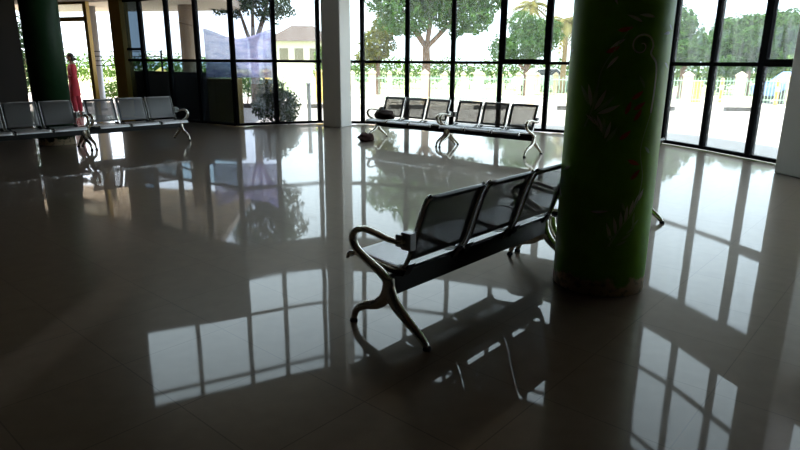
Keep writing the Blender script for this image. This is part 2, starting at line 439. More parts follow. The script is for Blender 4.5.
# entrance: open doorway with an ochre frame, and the bay beside it
root = bpy.data.objects.new('door_1', None); link(root); struct(root)
d = (Vector((*REC[2], 0))-Vector((*REC[1], 0))); root.location = (*REC[1], 0); root.rotation_euler = (0, 0, math.atan2(d.y, d.x))
ln = d.length
bm = bmesh.new(); box(bm, (0, -.06, 0), (.09, .06, ZL)); box(bm, (ln-.13, -.06, 0), (ln, .06, ZL))
box(bm, (.09, -.05, 2.62), (ln-.13, .05, 2.74)); box(bm, (.09, -.05, ZL-.06), (ln-.13, .05, ZL))
obj('door_frame', bm, M['yellow'], root)
bm = bmesh.new(); box(bm, (.09, -.004, 2.74), (ln-.13, .004, ZL-.06)); obj('fanlight_pane', bm, M['glass'], root)
# ochre post on the right side of the opening
bm = bmesh.new(); prism(bm, [(-8.0, 17.42), (-7.62, 17.24), (-7.5, 17.5), (-7.88, 17.68)], 0, ZL)
tag(obj('square_post', bm, M['yellow'], bevel=.015), 'ochre square post between the open entrance and the dark glass panes', 'post')

# ------------------------------------------------------------------ columns
def square_column(M0, th, w, label):
    c, s = math.cos(th), math.sin(th)
    p = [M0, (M0[0]+w*s, M0[1]+w*c), (M0[0]+w*(s-c), M0[1]+w*(c+s)), (M0[0]-w*c, M0[1]+w*s)]
    bm = bmesh.new(); prism(bm, p, 0, ZT-.002)
    return tag(obj('square_column', bm, M['grey_col'], bevel=.02), label, 'column')
square_column((-1.455, 14.9), math.radians(25), .52, 'pale grey square column standing against the window wall, bench with bag to its right')
bm = bmesh.new(); prism(bm, [(5.57, 8.92), (5.74, 8.28), (6.28, 8.42), (6.11, 9.06)], 0, ZT-.002)
tag(obj('square_column', bm, M['grey_col'], bevel=.02), 'grey square column at the right edge beside the tall panes', 'column')

CX, CY, CR = 1.462, 4.215, .318
col = thing('round_column', 'thick round green column painted with leaves and vines, its base worn to cream', 'column', (CX, CY, 0))
bm = bmesh.new(); lathe(bm, [(CR, 0.0), (CR, .5), (CR, 2), (CR, 4), (CR, ZT-.002)], 72)
obj('shaft', bm, M['column'], col, smooth=False)
for p in col.children[0].data.polygons: p.use_smooth = abs(p.normal.z) < .5
A0 = math.atan2(-CY, -CX)
def on_col(a, z, off=.0018):               # a: metres round the shaft from the side facing the hall, + to the right
    t = A0 + a/CR
    return Vector(((CR+off)*math.cos(t), (CR+off)*math.sin(t), z))
def paint_leaf(bm, a, z, ang, ln, w):
    n = 8; L_, R_ = [], []
    for i in range(n+1):
        t = i/n; hw = w*math.sin(PI*t)**.8*(1-.35*t); bend = .12*ln*t*t
        ca, sa = math.cos(ang), math.sin(ang)
        for lst, s in ((L_, 1), (R_, -1)):
            x, y = t*ln, s*hw+bend
            lst.append(bm.verts.new(on_col(a+x*ca-y*sa, z+x*sa+y*ca)))
    for i in range(n): bm.faces.new((L_[i], L_[i+1], R_[i+1], R_[i]))
def paint_stem(bm, pts, w=.006):
    P = spline([(x, y, 0) for x, y in pts], 8)
    L_, R_ = [], []
    for i, p in enumerate(P):
        t = (P[min(i+1, len(P)-1)]-P[max(i-1, 0)]).normalized(); nrm = Vector((-t.y, t.x, 0))
        for lst, s in ((L_, 1), (R_, -1)):
            q = p+nrm*s*w*(1-.6*i/len(P)); lst.append(bm.verts.new(on_col(q.x, q.y)))
    for i in range(len(P)-1): bm.faces.new((L_[i], L_[i+1], R_[i+1], R_[i]))
pale, mid, red = bmesh.new(), bmesh.new(), bmesh.new()
sp = [(.13+.085*(1-i/16)*math.cos(-.6+i*.62), 1.66+.085*(1-i/16)*math.sin(-.6+i*.62)) for i in range(15)]
paint_stem(pale, [(.25, 1.25), (.26, 1.42), (.25, 1.55)] + sp, .008)
paint_stem(mid, [(.05, .36), (.12, .5), (.2, .62), (.24, .82), (.2, 1.02), (.25, 1.25)], .007)
paint_stem(mid, [(-.18, 1.15), (-.12, 1.32), (-.1, 1.5), (-.02, 1.65), (.06, 1.78)], .006)
for a, z, g in [(.12, 1.80, 2.6), (.2, 1.83, 2.9), (.03, 1.70, 3.6), (.0, 1.6, 3.9)]: paint_leaf(pale, a, z, g, .105, .013)
for k in range(6):
    paint_leaf(pale if k % 2 else mid, -.16+.012*k, 1.29-.01*k, 2.0-.34*k, .15, .018)
    paint_leaf(mid if k % 2 else pale, -.08+.01*k, 1.16-.02*k, 2.4-.3*k, .12, .015)
for k in range(7): paint_leaf(pale, .06+.027*k, .40+.045*k, 1.75-.12*k, .13-.006*k, .015)
for k in range(4): paint_leaf(mid, .10+.03*k, .37+.04*k, .35+.1*k, .08, .011)
for a, z, g in [(.10, 1.335, .5), (.12, 1.27, .45), (.07, 1.24, 1.1), (.13, 1.2, .9), (.05, 1.08, .6), (.12, .95, -.5), (-.08, 1.62, .3), (.15, .82, .7), (-.02, 1.75, .1)]:
    paint_leaf(red, a, z, g, .09, .017)
random.seed(5)
for k in range(46):
    a, z = random.uniform(-.9, .42), random.uniform(.3, 2.6)
    paint_leaf(mid if k % 3 else pale, a, z, random.uniform(0, 6.28), random.uniform(.06, .12), .012)
obj('painted_vine', mid, M['paint_green'], col); obj('painted_leaves', pale, M['paint_pale'], col); obj('painted_red_leaves', red, M['paint_red'], col)

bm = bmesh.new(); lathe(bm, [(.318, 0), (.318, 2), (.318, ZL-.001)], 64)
o = tag(obj('round_column', bm, M['column_left']), 'dark round green column in the dim left part, behind the leftmost bench', 'column')
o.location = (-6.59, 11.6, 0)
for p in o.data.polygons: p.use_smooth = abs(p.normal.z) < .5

# ------------------------------------------------------------------ benches (x along, y towards the sitter's front, z up)
SEATP = [(-.075, .418), (-.02, .404), (.08, .40), (.2, .408), (.30, .419), (.355, .421), (.388, .412), (.405, .392), (.408, .375)]
BACKP = [(-.080, .455), (-.092, .48), (-.112, .54), (-.142, .64), (-.176, .74), (-.205, .812), (-.222, .842), (-.238, .853), (-.252, .846)]
def sheet(prof, hw, t, top_round=False):
    P = spline([(0, y, z) for y, z in prof], 3); bm = bmesh.new(); rows = []; n = len(P); K = 12
    for i, p in enumerate(P):
        tg = (P[min(i+1, n-1)]-P[max(i-1, 0)]).normalized(); nr = Vector((0, -tg.z, tg.y))
        w = hw
        if top_round:
            s = max(0, (i-(n-8))/7); w = hw-.028*s*s
        rows.append([[bm.verts.new((w*(2*k/K-1), p.y+nr.y*o, p.z+nr.z*o)) for k in range(K+1)] for o in (t/2, -t/2)])
    for i in range(n-1):
        for s in (0, 1):
            for k in range(K): bm.faces.new((rows[i][s][k], rows[i][s][k+1], rows[i+1][s][k+1], rows[i+1][s][k]))
        for k in (0, K): bm.faces.new((rows[i][0][k], rows[i+1][0][k], rows[i+1][1][k], rows[i][1][k]))
    for i in (0, n-1):
        for k in range(K): bm.faces.new((rows[i][0][k], rows[i][0][k+1], rows[i][1][k+1], rows[i][1][k]))
    return bm

BL = 1.825
bench = thing('waiting_bench', 'x', 'bench', group='three-seat steel waiting benches')
bm = bmesh.new(); box(bm, (.02, -.03, .25), (BL-.02, .03, .362)); obj('beam', bm, M['black'], bench, bevel=.006)
SC = [.3325, .9125, 1.4925]
for c in SC:
    s = obj('seat', sheet(SEATP, .262, .003), M['seat'], bench, smooth=True); s.location.x = c
    b = obj('backrest', sheet(BACKP, .262, .003, True), M['back'], bench, smooth=True); b.location.x = c
    for sg in (-1, 1):
        bm = bmesh.new()
        sweep(bm, [(sg*.266, y, z-.006) for y, z in SEATP[::-1]], (.0075, .014), 8, (1, 0, 0), 4)
        r = obj('seat_side_rail', bm, M['chrome'], bench, smooth=True); r.location.x = c
        bm = bmesh.new()
        sweep(bm, [(sg*.266, -.02, .398), (sg*.266, -.06, .42)] + [(sg*(.266 if k < 6 else .262 if k < 7 else .25), y-.002, z) for k, (y, z) in enumerate(BACKP[:-1])], (.0075, .016), 8, (1, 0, 0), 4)
        r = obj('back_side_rail', bm, M['steel_dark'], bench, smooth=True); r.location.x = c
    bm = bmesh.new()
    sweep(bm, [(-.25, -.228, .846), (0, -.232, .849), (.25, -.228, .846)], (.011, .011), 8, None, 3)
    r = obj('top_roll', bm, M['steel'], bench, smooth=True); r.location.x = c
    bm = bmesh.new()
    for sg in (-1, 1):
        prism_pts = [(-.10, .44), (-.055, .36), (.06, .36), (.30, .398), (.30, .412), (.05, .398), (-.06, .415)]
        a = [bm.verts.new((sg*.235-.035, y, z)) for y, z in prism_pts]; e = [bm.verts.new((sg*.235+.025, y, z)) for y, z in prism_pts]
        n = len(a); bm.faces.new(a); bm.faces.new(e[::-1])
        for i in range(n): bm.faces.new((a[i], a[(i+1) % n], e[(i+1) % n], e[i]))
    box(bm, (-.2, -.05, .355), (.2, .05, .385))
    r = obj('seat_bracket', bm, M['black'], bench); r.location.x = c
for x0 in (0., BL):
    bm = bmesh.new()      # cast Y leg
    sweep(bm, [(0, .0, .36), (0, .0, .29), (0, .028, .225), (0, .10, .168), (0, .19, .135), (0, .262, .088), (0, .292, .02)],
          [(.034, .036), (.034, .042), (.033, .040), (.030, .033), (.026, .027), (.022, .022), (.018, .018)], 12, (1, 0, 0), 6)
    sweep(bm, [(0, .0, .34), (0, -.012, .27), (0, -.06, .20), (0, -.135, .14), (0, -.215, .083), (0, -.275, .035), (0, -.292, .016)],
          [(.034, .036), (.034, .042), (.032, .036), (.028, .029), (.025, .025), (.022, .022), (.018, .016)], 12, (1, 0, 0), 6)
    lg = obj('leg_frame', bm, M['cast'], bench, smooth=True); lg.location.x = x0
    for y in (.292, -.292):
        bm = bmesh.new(); lathe(bm, [(.024, 0), (.025, .006), (.022, .018), (.013, .026)], 16, (0, y)); obj('foot_glide', bm, M['rubber'], lg)
    bm = bmesh.new()      # looped armrest
    sweep(bm, [(0, .0, .33), (0, .06, .375), (0, .165, .425), (0, .255, .475), (0, .288, .535), (0, .262, .588), (0, .19, .612), (0, .10, .603), (0, .01, .588), (0, -.075, .586), (0, -.128, .60)],
          [(.030, .030), (.028, .027), (.027, .024), (.028, .023), (.029, .021), (.030, .020), (.031, .019), (.030, .018), (.028, .017), (.024, .016), (.018, .014)], 12, (1, 0, 0), 6)
    ar = obj('armrest', bm, M['cast'], bench, smooth=True); ar.location.x = x0
    bm = bmesh.new(); sg = 1 if x0 == 0 else -1
    box(bm, (min(0, sg*.05), -.16, .545), (max(0, sg*.05), -.09, .645)); box(bm, (-.013, -.105, .56), (.013, -.06, .63))
    br_ = obj('arm_bracket', bm, M['steel'], ar, bevel=.004)

DX, DY = .6609, .7505
ANG = math.atan2(DY, DX)
O1 = Vector((-.063, 3.27, 0)); D = Vector((DX, DY, 0)); Nn = Vector((-DY, DX, 0))
bench.location = O1; bench.rotation_euler = (0, 0, ANG)
bench['label'] = 'steel three-seat bench nearest the camera, seen from behind, left of the green column'
dup(bench, O1+D*1.945, ANG, 'steel three-seat bench hidden mostly behind the thick green leaf-painted column')
OF = Vector((2.3, 10.46, 0))
dup(bench, OF, ANG+PI/2, 'empty steel three-seat bench by the windows, its end armrest nearest the green column')
dup(bench, OF+Nn*1.905, ANG+PI/2, 'steel three-seat bench by the windows with a dark bag on its end seat')
OL = Vector((-4.46, 12.36, 0))
dup(bench, OL, ANG+PI, 'steel three-seat bench in the dim left half, right of the person in red')
dup(bench, OL-D*1.905, ANG+PI, 'steel three-seat bench at the left edge, before the dark round column')

# bags
def lump(name, rx, ry, rz, m, seed, label, loc, rzz):
    bm = bmesh.new(); bmesh.ops.create_icosphere(bm, subdivisions=4, radius=1)
    for v in bm.verts:
        n = noise.noise(v.co*1.7+Vector((seed, 0, 0)))*.28+noise.noise(v.co*4+Vector((0, seed, 0)))*.10
        c = v.co*(1+n); c = Vector((c.x*rx, c.y*ry, max(c.z, -.62)*rz))
        v.co = c
    mn = min(v.co.z for v in bm.verts)
    for v in bm.verts: v.co.z -= mn
    t = thing(name, label, 'bag', loc, rzz)
    obj('body', bm, m, t, smooth=True)
    bm = bmesh.new()
    sweep(bm, [(-rx*.55, 0, rz*1.25), (-rx*.3, ry*.3, rz*1.75), (rx*.2, ry*.45, rz*1.7), (rx*.5, ry*.15, rz*1.2)], (.012, .004), 8, (0, 1, 0), 5)
    obj('strap', bm, m, t, smooth=True)
    return t
bl = OF+Nn*1.905+Nn*(1.49)-D*.13
lump('cloth_bag', .27, .15, .11, M['bag'], 3, 'dark brown bag slumped on the end seat of the bench by the windows', (bl.x, bl.y, .424), ANG+PI/2)
fl = Vector((-.70, 12.38, 0))
lump('cloth_bag', .20, .15, .10, M['bag2'], 9, 'maroon brown bag lying on the floor below the bag on the bench', (fl.x, fl.y, 0), ANG+.3)

# ------------------------------------------------------------------ person in red, standing in the entrance
person = thing('person', 'person in long red tunic and red trousers standing in the bright entrance', 'person', (-10.22, 19.35, -.12), math.radians(112))
person.scale = (1.06, 1.06, 1.06)
# local: +y is where the person faces, x to the right
def limb(bm, pts, rad, segs=14): sweep(bm, pts, rad, segs, None, 5)
def remesh(o, v):
    r = o.modifiers.new('skin_surface', 'REMESH'); r.mode = 'VOXEL'; r.voxel_size = v; r.use_smooth_shade = True
    s = o.modifiers.new('soften', 'SMOOTH'); s.factor = .5; s.iterations = 3
bm = bmesh.new()
sweep(bm, [(0, 0, .86), (0, 0, 1.0), (0, .01, 1.15), (0, 0, 1.32), (0, -.01, 1.44), (0, -.012, 1.50)], [(.15, .10), (.155, .11), (.13, .095), (.165, .11), (.13, .08), (.06, .06)], 18, (1, 0, 0), 5)
limb(bm, [(0, -.012, 1.46), (0, .005, 1.54), (0, .02, 1.60)], [.055, .05, .05])
ball(bm, (0, .025, 1.655), (.073, .092, .108), 20, 16)
ball(bm, (0, .105, 1.64), (.013, .02, .02)); ball(bm, (0, .075, 1.565), (.03, .03, .02))
for s in (-1, 1):
    ball(bm, (s*.074, .015, 1.645), (.012, .022, .032)); ball(bm, (s*.028, .098, 1.668), (.017, .012, .011))
ball(bm, (0, .104, 1.603), (.025, .009, .008))
for s, ph in ((-1, .06), (1, -.05)):
    limb(bm, [(s*.085, 0, .90), (s*.095, .01+ph*.5, .68), (s*.09, ph, .47), (s*.088, ph-.02, .28), (s*.085, ph-.03, .09)], [.085, .078, .058, .056, .036])
    sweep(bm, [(s*.085, ph-.07, .045), (s*.088, ph, .05), (s*.095, ph+.09, .035), (s*.10, ph+.165, .028)], [(.034, .035), (.038, .038), (.045, .026), (.035, .018)], 12, (1, 0, 0), 4)
    # both forearms folded forward at the waist
    hand = Vector((s*.06, .25, 1.14 if s < 0 else 1.17))
    limb(bm, [(s*.16, -.01, 1.415), (s*.215, -.025, 1.30), (s*.235, -.02, 1.10), (s*.17, .12, 1.10), hand], [.05, .047, .04, .037, .027])
    dr = Vector((-s*.8, .35, .1)).normalized()
    palm = hand+dr*.055
    sweep(bm, [hand, hand+dr*.03, hand+dr*.085], [(.024, .022), (.034, .017), (.036, .014)], 10, (0, .2, 1), 3)
    for k in range(4):
        o0 = hand+dr*.07+Vector((0, .02, (k-1.5)*.019)); l = (.062, .075, .07, .052)[k]
        sweep(bm, [o0, o0+dr*l*.5+Vector((0, -.004, 0)), o0+dr*l*.85+Vector((0, -.022, 0)), o0+dr*l+Vector((0, -.034, 0))], [.0085, .0085, .008, .0065], 8, None, 3)
    o0 = hand+dr*.025+Vector((0, 0, .025))
    sweep(bm, [o0, o0+dr*.025+Vector((0, .01, .025)), o0+dr*.055+Vector((0, .01, .036))], [.012, .010, .008], 8, None, 3)
body = obj('body', bm, M['skin'], person, smooth=True); remesh(body, .0075)
bm = bmesh.new()
ball(bm, (0, -.002, 1.69), (.086, .092, .092), 20, 14); ball(bm, (0, -.035, 1.62), (.078, .06, .09), 18, 12)
ball(bm, (0, -.11, 1.60), (.045, .045, .05), 14, 10)
hair = obj('hair', bm, M['hair'], person, smooth=True); remesh(hair, .010)
bm = bmesh.new()
sweep(bm, [(0, .01, .56), (0, .005, .75), (0, 0, .93), (0, .01, 1.14), (0, 0, 1.32), (0, -.01, 1.43), (0, -.01, 1.47)], [(.215, .165), (.195, .15), (.178, .135), (.15, .118), (.183, .13), (.15, .10), (.075, .075)], 22, (1, 0, 0), 5)
for s in (-1, 1):
    sweep(bm, [(s*.13, -.01, 1.42), (s*.215, -.025, 1.31), (s*.238, -.02, 1.10), (s*.19, .08, 1.10)], [.068, .062, .056, .052], 14, None, 5)
tn = obj('tunic', bm, M['red'], person, smooth=True); remesh(tn, .012)
bm = bmesh.new()
for s, ph in ((-1, .06), (1, -.05)):
    sweep(bm, [(s*.09, 0, .88), (s*.10, .01+ph*.5, .68), (s*.095, ph, .47), (s*.092, ph-.02, .28), (s*.088, ph-.03, .10)], [.10, .098, .085, .075, .06], 16, None, 5)
tr = obj('trousers', bm, M['red2'], person, smooth=True); remesh(tr, .012)
for s, ph in ((-1, .06), (1, -.05)):
    bm = bmesh.new(); sweep(bm, [(s*.085, ph-.085, .006), (s*.09, ph+.04, .006), (s*.10, ph+.185, .006)], [(.034, .006), (.046, .006), (.036, .006)], 14, (1, 0, 0), 5)
    obj('sandal', bm, M['sandal'], person)

# ------------------------------------------------------------------ outdoors: ground
bm = bmesh.new(); box(bm, (-60, -8, -.4), (70, 23, -.12)); struct(obj('ground', bm, M['concrete']))
bm = bmesh.new(); box(bm, (-60, 23, -.4), (70, 34, -.121)); struct(obj('ground_road', bm, M['road']))
bm = bmesh.new(); box(bm, (-90, 34, -.4), (110, 140, -.122)); struct(obj('ground_lawn', bm, M['lawn']))
bm = bmesh.new(); box(bm, (-30, 22.85, -.12), (40, 23.0, .03)); tag(obj('kerb', bm, M['kerb']), 'black and white painted kerb running along the sunny road', 'kerb')

# fences
def fence(name, label, y, xs, h, w, m, loc_rail=True, pat=None):
    f = thing(name, label, 'fence', (0, y, -.12))
    for k, x in enumerate(xs):
        bm = bmesh.new(); box(bm, (-w/2, -w/2, 0), (w/2, w/2, h)); box(bm, (-w/2-.03, -w/2-.03, h), (w/2+.03, w/2+.03, h+.05))
        a = [bm.verts.new((sx*(w/2+.01), sy*(w/2+.01), h+.05)) for sx, sy in ((-1, -1), (1, -1), (1, 1), (-1, 1))]; t = bm.verts.new((0, 0, h+.2))
        for i in range(4): bm.faces.new((a[i], a[(i+1) % 4], t))
        o = obj('post', bm, pat(k) if pat else m, f); o.location = (x, 0, 0)
    for x0, x1 in zip(xs, xs[1:]):
        bm = bmesh.new(); l = x1-x0-w
        box(bm, (0, -.02, .22), (l, .02, .26)); box(bm, (0, -.02, h-.22), (l, .02, h-.18))
        n = max(3, int(l/.13))
        for i in range(1, n): box(bm, (i*l/n-.012, -.012, .1), (i*l/n+.012, .012, h-.08))
        o = obj('railing', bm, M['rail_green'], f); o.location = (x0+w/2, 0, 0)
    return f
fence('roadside_fence', 'fence of thick cream posts with pointed caps and green bars across the road', 26.2, [-10.1+2.22*k for k in range(13)], 1.22, .30,
      M['post'], pat=lambda k: M['post_yellow'] if k < 4 or k == 9 else M['post'])
fence('roadside_fence', 'farther fence of small cream posts in front of the hedge', 37, [-4+1.1*k for k in range(16)], 1.0, .26, M['post'])

# ------------------------------------------------------------------ vegetation
def leaves(bm, blobs, n, size, flat=.35, shell=.55):
    tot = sum(r[0]*r[1]*r[2] for _, r in blobs)
    for c, r in blobs:
        k = int(n*r[0]*r[1]*r[2]/tot)+1
        for _ in range(k):
            v = Vector((random.gauss(0, 1), random.gauss(0, 1), random.gauss(0, 1))).normalized()
            q = v*(shell+(1-shell)*random.random()**.5)*(.82+.36*noise.noise(v*2.3+Vector(c)))
            p = Vector(c)+Vector((q.x*r[0], q.y*r[1], q.z*r[2]))
            nr = (v+Vector((random.uniform(-1, 1), random.uniform(-1, 1), random.uniform(-.6, 1)))*.8).normalized()
            t = nr.orthogonal().normalized(); t = Matrix.Rotation(random.uniform(0, 6.28), 3, nr) @ t
            b = nr.cross(t); l, w = size*random.uniform(.7, 1.3), size*random.uniform(.3, .5)
            bm.faces.new([bm.verts.new(x) for x in (p-t*l*.5, p+b*w*.5+nr*.1*l, p+t*l*.5, p-b*w*.5+nr*.1*l)])
    return bm
def tree(name, label, loc, trunk_h, tr, blobs, n, size, leaf, group=None, cat='tree', lean=0.):
    t = thing(name, label, cat, loc, 0, group)
    bm = bmesh.new()
    sweep(bm, [(0, 0, -.1), (.03+lean*.3, 0, trunk_h*.5), (lean, .02, trunk_h)], [tr*1.25, tr, tr*.85], 10, None, 5)
    for c, r in blobs[:6]:
        sweep(bm, [(lean*.9, .02, trunk_h*.92), (lean*.6+c[0]*.35, c[1]*.35, trunk_h*.75+c[2]*.28), (c[0]*.8, c[1]*.8, c[2])], [tr*.6, tr*.4, tr*.15], 7, None, 4)
    obj('trunk', bm, M['bark'], t, smooth=True)
    bm = bmesh.new(); leaves(bm, blobs, n, size); obj('foliage', bm, M[leaf], t)
    return t
def shrub(name, label, loc, blobs, n, size, leaf, cat='shrub'):
    t = thing(name, label, cat, loc)
    bm = bmesh.new()
    for c, r in blobs: sweep(bm, [(c[0]*.3 if abs(c[0]) < 1 else c[0]-.1, c[1]*.2, 0), (c[0]*.7 if abs(c[0]) < 1 else c[0]-.05, c[1]*.6, c[2]*.5), (c[0], c[1], c[2])], [.03, .02, .01], 6, None, 3)
    obj('stems', bm, M['bark'], t)
    bm = bmesh.new(); leaves(bm, blobs, n, size, shell=.3); obj('foliage', bm, M[leaf], t)
    return t
Z0 = -.12
random.seed(21)
tree('leafy_tree', 'big spreading green tree with pinkish trunk behind the cream fence, seen above the far benches', (1.1, 28, Z0), 2.5, .19,
     [((-.9, 0, 3.6), (1.5, 1.5, 1.0)), ((1.6, 0, 3.7), (1.6, 1.5, 1.1)), ((.3, 0, 4.9), (2.3, 2, 1.5)), ((2.5, .3, 4.6), (1.3, 1.3, 1.2)), ((-1.8, .2, 4.6), (1.3, 1.2, 1.0)), ((.6, 0, 5.6), (2.3, 1.7, 1.2))], 13000, .26, 'leaf')
tree('leafy_tree', 'olive green tree beyond the fence, left of the big spreading tree', (-1.25, 33, Z0), 1.7, .12,
     [((0, 0, 2.6), (1.1, 1, 1.1)), ((.4, 0, 3.5), (.9, .9, .8)), ((-.5, 0, 1.9), (.8, .8, .6))], 2600, .24, 'leaf_olive')
tree('leafy_tree', 'dark tree above the hanging banner on the left', (-5.3, 22.5, Z0), 2.3, .15,
     [((-.7, 0, 3.9), (1.1, 1, .9)), ((.7, 0, 3.7), (1.0, 1, .8)), ((.1, 0, 4.9), (1.5, 1.3, 1.1)), ((1.1, 0, 4.6), (.8, .8, .7))], 5000, .2, 'leaf_dark')
tree('leafy_tree', 'round bright green tree right of the big spreading tree, palm behind it', (6.6, 33, Z0), 1.4, .15,
     [((0, 0, 2.7), (1.5, 1.3, 1.3)), ((-1.3, 0, 2.4), (.9, .9, .9)), ((.9, 0, 3.2), (1.1, 1, 1.0)), ((-.3, 0, 3.7), (1.0, .9, .7))], 5200, .22, 'leaf')
tree('leafy_tree', 'pale tree beyond the fence near the cream house', (-3.95, 33, Z0), 1.4, .1,
     [((0, 0, 1.9), (.7, .7, .7)), ((.3, 0, 2.4), (.6, .6, .5))], 1400, .2, 'leaf_light')
tree('leafy_tree', 'slim dark tree left of the sky gap in the right-hand panes', (14.0, 31, Z0), 1.5, .14,
     [((0, 0, 2.5), (1.2, 1.2, 1.2)), ((-.4, 0, 3.6), (.9, 1, .9)), ((.8, 0, 2.3), (.9, .9, .9))], 3600, .26, 'leaf')
tree('leafy_tree', 'tall dense tree filling the middle of the right-hand panes', (19.5, 35.2, Z0), 2.0, .2,
     [((0, 0, 3.0), (1.9, 1.7, 1.5)), ((.4, 0, 3.4), (1.8, 1.6, 1.2)), ((-.9, 0, 1.7), (1.4, 1.2, .9)), ((1.5, 0, 3.7), (1.6, 1.5, 1.1)), ((1.4, 0, 2.2), (1.3, 1.3, 1.3)), ((-1.6, 0, 3.2), (1.0, 1.0, 1.2))], 11000, .28, 'leaf')
tree('leafy_tree', 'light green tree behind the rightmost pane, by the grey column', (21.4, 31.0, Z0), 2.0, .2,
     [((0, 0, 2.6), (1.9, 1.6, 1.5)), ((.2, 0, 3.3), (2.0, 1.6, 1.2)), ((-1.2, 0, 1.7), (1.2, 1.0, 1.0)), ((1.8, 0, 3.0), (1.4, 1.3, 1.5))], 9000, .28, 'leaf_light')
tree('leafy_tree', 'shady tree in the second row between the two right-hand trees', (25, 42.3, Z0), 2.2, .2,
     [((0, 0, 3.0), (2.6, 1.7, 2.0)), ((-2.8, 0, 3.2), (2.2, 1.6, 1.9)), ((1.0, 0, 3.9), (2.6, 1.7, 1.5))], 8000, .34, 'leaf')
def palm(label, loc, h, fr, n):
    t = thing('palm_tree', label, 'palm', loc)
    bm = bmesh.new(); sweep(bm, [(0, 0, -.1), (.05, 0, h*.5), (.02, 0, h)], [.2, .15, .14], 10, None, 5); obj('trunk', bm, M['palm_bark'], t, smooth=True)
    bm = bmesh.new()
    for k in range(n):
        az = 2*PI*k/n+random.uniform(-.2, .2); el = random.uniform(-.2, 1.1); l = fr*random.uniform(.8, 1.1)
        dr = Vector((math.cos(az), math.sin(az), 0)); P = []
        for i in range(13):
            s = i/12
            P.append(Vector((.02, 0, h))+dr*l*s*math.cos(el*.6)+Vector((0, 0, l*(math.sin(el)*s-.75*s*s))))
        sd = dr.cross(Vector((0, 0, 1)))
        for i in range(1, 13):
            tg = (P[i]-P[i-1]).normalized()
            for s in (-1, 1):
                ll = .34*fr*math.sin(PI*(.12+.8*i/12)); q = P[i]+(sd*s*.8+tg*.6+Vector((0, 0, -.35))).normalized()*ll
                bm.faces.new([bm.verts.new(x) for x in (P[i-1], P[i], q)])
    obj('fronds', bm, M['palm_leaf'], t)
random.seed(8)
palm('golden palm tree beyond the fence, left of the green column', (9.5, 36.7, Z0), 3.9, 2.0, 30)
palm('palm tree whose top shows above the round green tree', (9.0, 44.5, Z0), 5.5, 1.9, 22)
random.seed(31)
def hedge(label, loc, x0, x1, h, leaf, n, size=.26):
    return shrub('hedge', label, loc, [((x, random.uniform(-.3, .3), h*.55), (1.1, .8, h*.55*random.uniform(.75, 1.2))) for x in [x0+k*1.2 for k in range(int((x1-x0)/1.2)+1)]], n, size, leaf, 'hedge')
hedge('low green hedge line beyond the farther fence, behind the big tree', (0, 41, Z0), -5, 13, 2.1, 'leaf_light', 6000)
hedge('green hedge line behind the fence in the right-hand panes', (0, 38.6, Z0), 14, 29, 1.9, 'leaf_light', 7000)
hedge('hazy hedge line far left beyond the porch', (0, 40, Z0), -26, -12, 2.2, 'leaf_light', 5000)
shrub('bush', 'dark bush outside the glass below the banner', (-3.38, 16.85, Z0), [((-.15, 0, .85), (.52, .42, .48)), ((.25, .05, .6), (.42, .35, .42)), ((-.35, 0, .45), (.45, .3, .45)), ((.1, 0, .3), (.5, .3, .3))], 3200, .12, 'leaf_dark')
shrub('bush', 'small low plant outside the glass beside the grey bollard', (-2.98, 16.22, Z0), [((0, 0, .28), (.26, .22, .24))], 350, .1, 'leaf_dark')
shrub('bush', 'sunlit green bush outside the entrance behind the rails', (-10.6, 24.2, Z0), [((0, 0, .6), (.8, .6, .55)), ((.9, 0, .55), (.8, .6, .5)), ((-.8, .1, .5), (.7, .5, .45))], 1800, .15, 'leaf_light')
shrub('bush', 'tall leafy bush seen in the narrow gap left of the dark column', (-14.6, 23.6, Z0), [((0, 0, 1.2), (.8, .7, 1.1)), ((.5, 0, 2.4), (.9, .7, 1.0)), ((-.3, 0, .6), (.8, .6, .6))], 2600, .16, 'leaf_dark')
shrub('bush', 'green bush behind the dark low wall on the left', (-8.1, 24.4, Z0), [((0, 0, .9), (.9, .7, .75)), ((1.1, 0, 1.0), (.9, .7, .8)), ((2.1, .1, .8), (.7, .5, .6))], 2400, .16, 'leaf')

# ------------------------------------------------------------------ porch and things close outside
bm = bmesh.new(); prism(bm, [(-5.0, 16.0), (-7.0, 17.4), (-9.0, 18.6), (-12.2, 19.6), (-14.5, 24.2), (-5.6, 22.6)], 3.28, 3.5)
tag(obj('porch_roof', bm, M['porch_ceil']), 'brown boarded porch roof outside the entrance', 'roof')
def rcol(loc, r, m, label):
    bm = bmesh.new(); lathe(bm, [(r*1.15, 0), (r*1.15, .1), (r, .12), (r, 3.39)], 28)
    o = tag(obj('porch_column', bm, M[m]), label, 'column'); o.location = loc
    for p in o.data.polygons: p.use_smooth = abs(p.normal.z) < .3
rcol((-10.35, 21.2, Z0), .17, 'metal_grey', 'slim grey porch column in the bright entrance')
rcol((-6.9, 20.5, Z0), .27, 'porch_col', 'brown porch column behind the dark glass panes')
bm = bmesh.new(); seg_box(bm, (-8.0, 18.6), (-5.3, 16.75), Z0, 1.25, .3)
tag(obj('low_wall', bm, M['dark_stone']), 'dark low wall outside the left glass panes', 'wall')
bm = bmesh.new(); prism(bm, [(-5.2, 16.6), (-4.42, 16.35), (-4.3, 16.8), (-5.05, 17.05)], Z0, 1.1); 
tag(obj('pedestal', bm, M['ochre'], bevel=.02), 'dull yellow square pedestal outside the glass under the banner', 'pedestal')
t = thing('guard_rail', 'thin dark rails across the bright entrance opening', 'railing', (-10.3, 20.9, Z0))
for x in (0, 1.15, 2.3):
    bm = bmesh.new(); box(bm, (x-.025, -.025, 0), (x+.025, .025, 2.0)); obj('upright', bm, M['frame'], t)
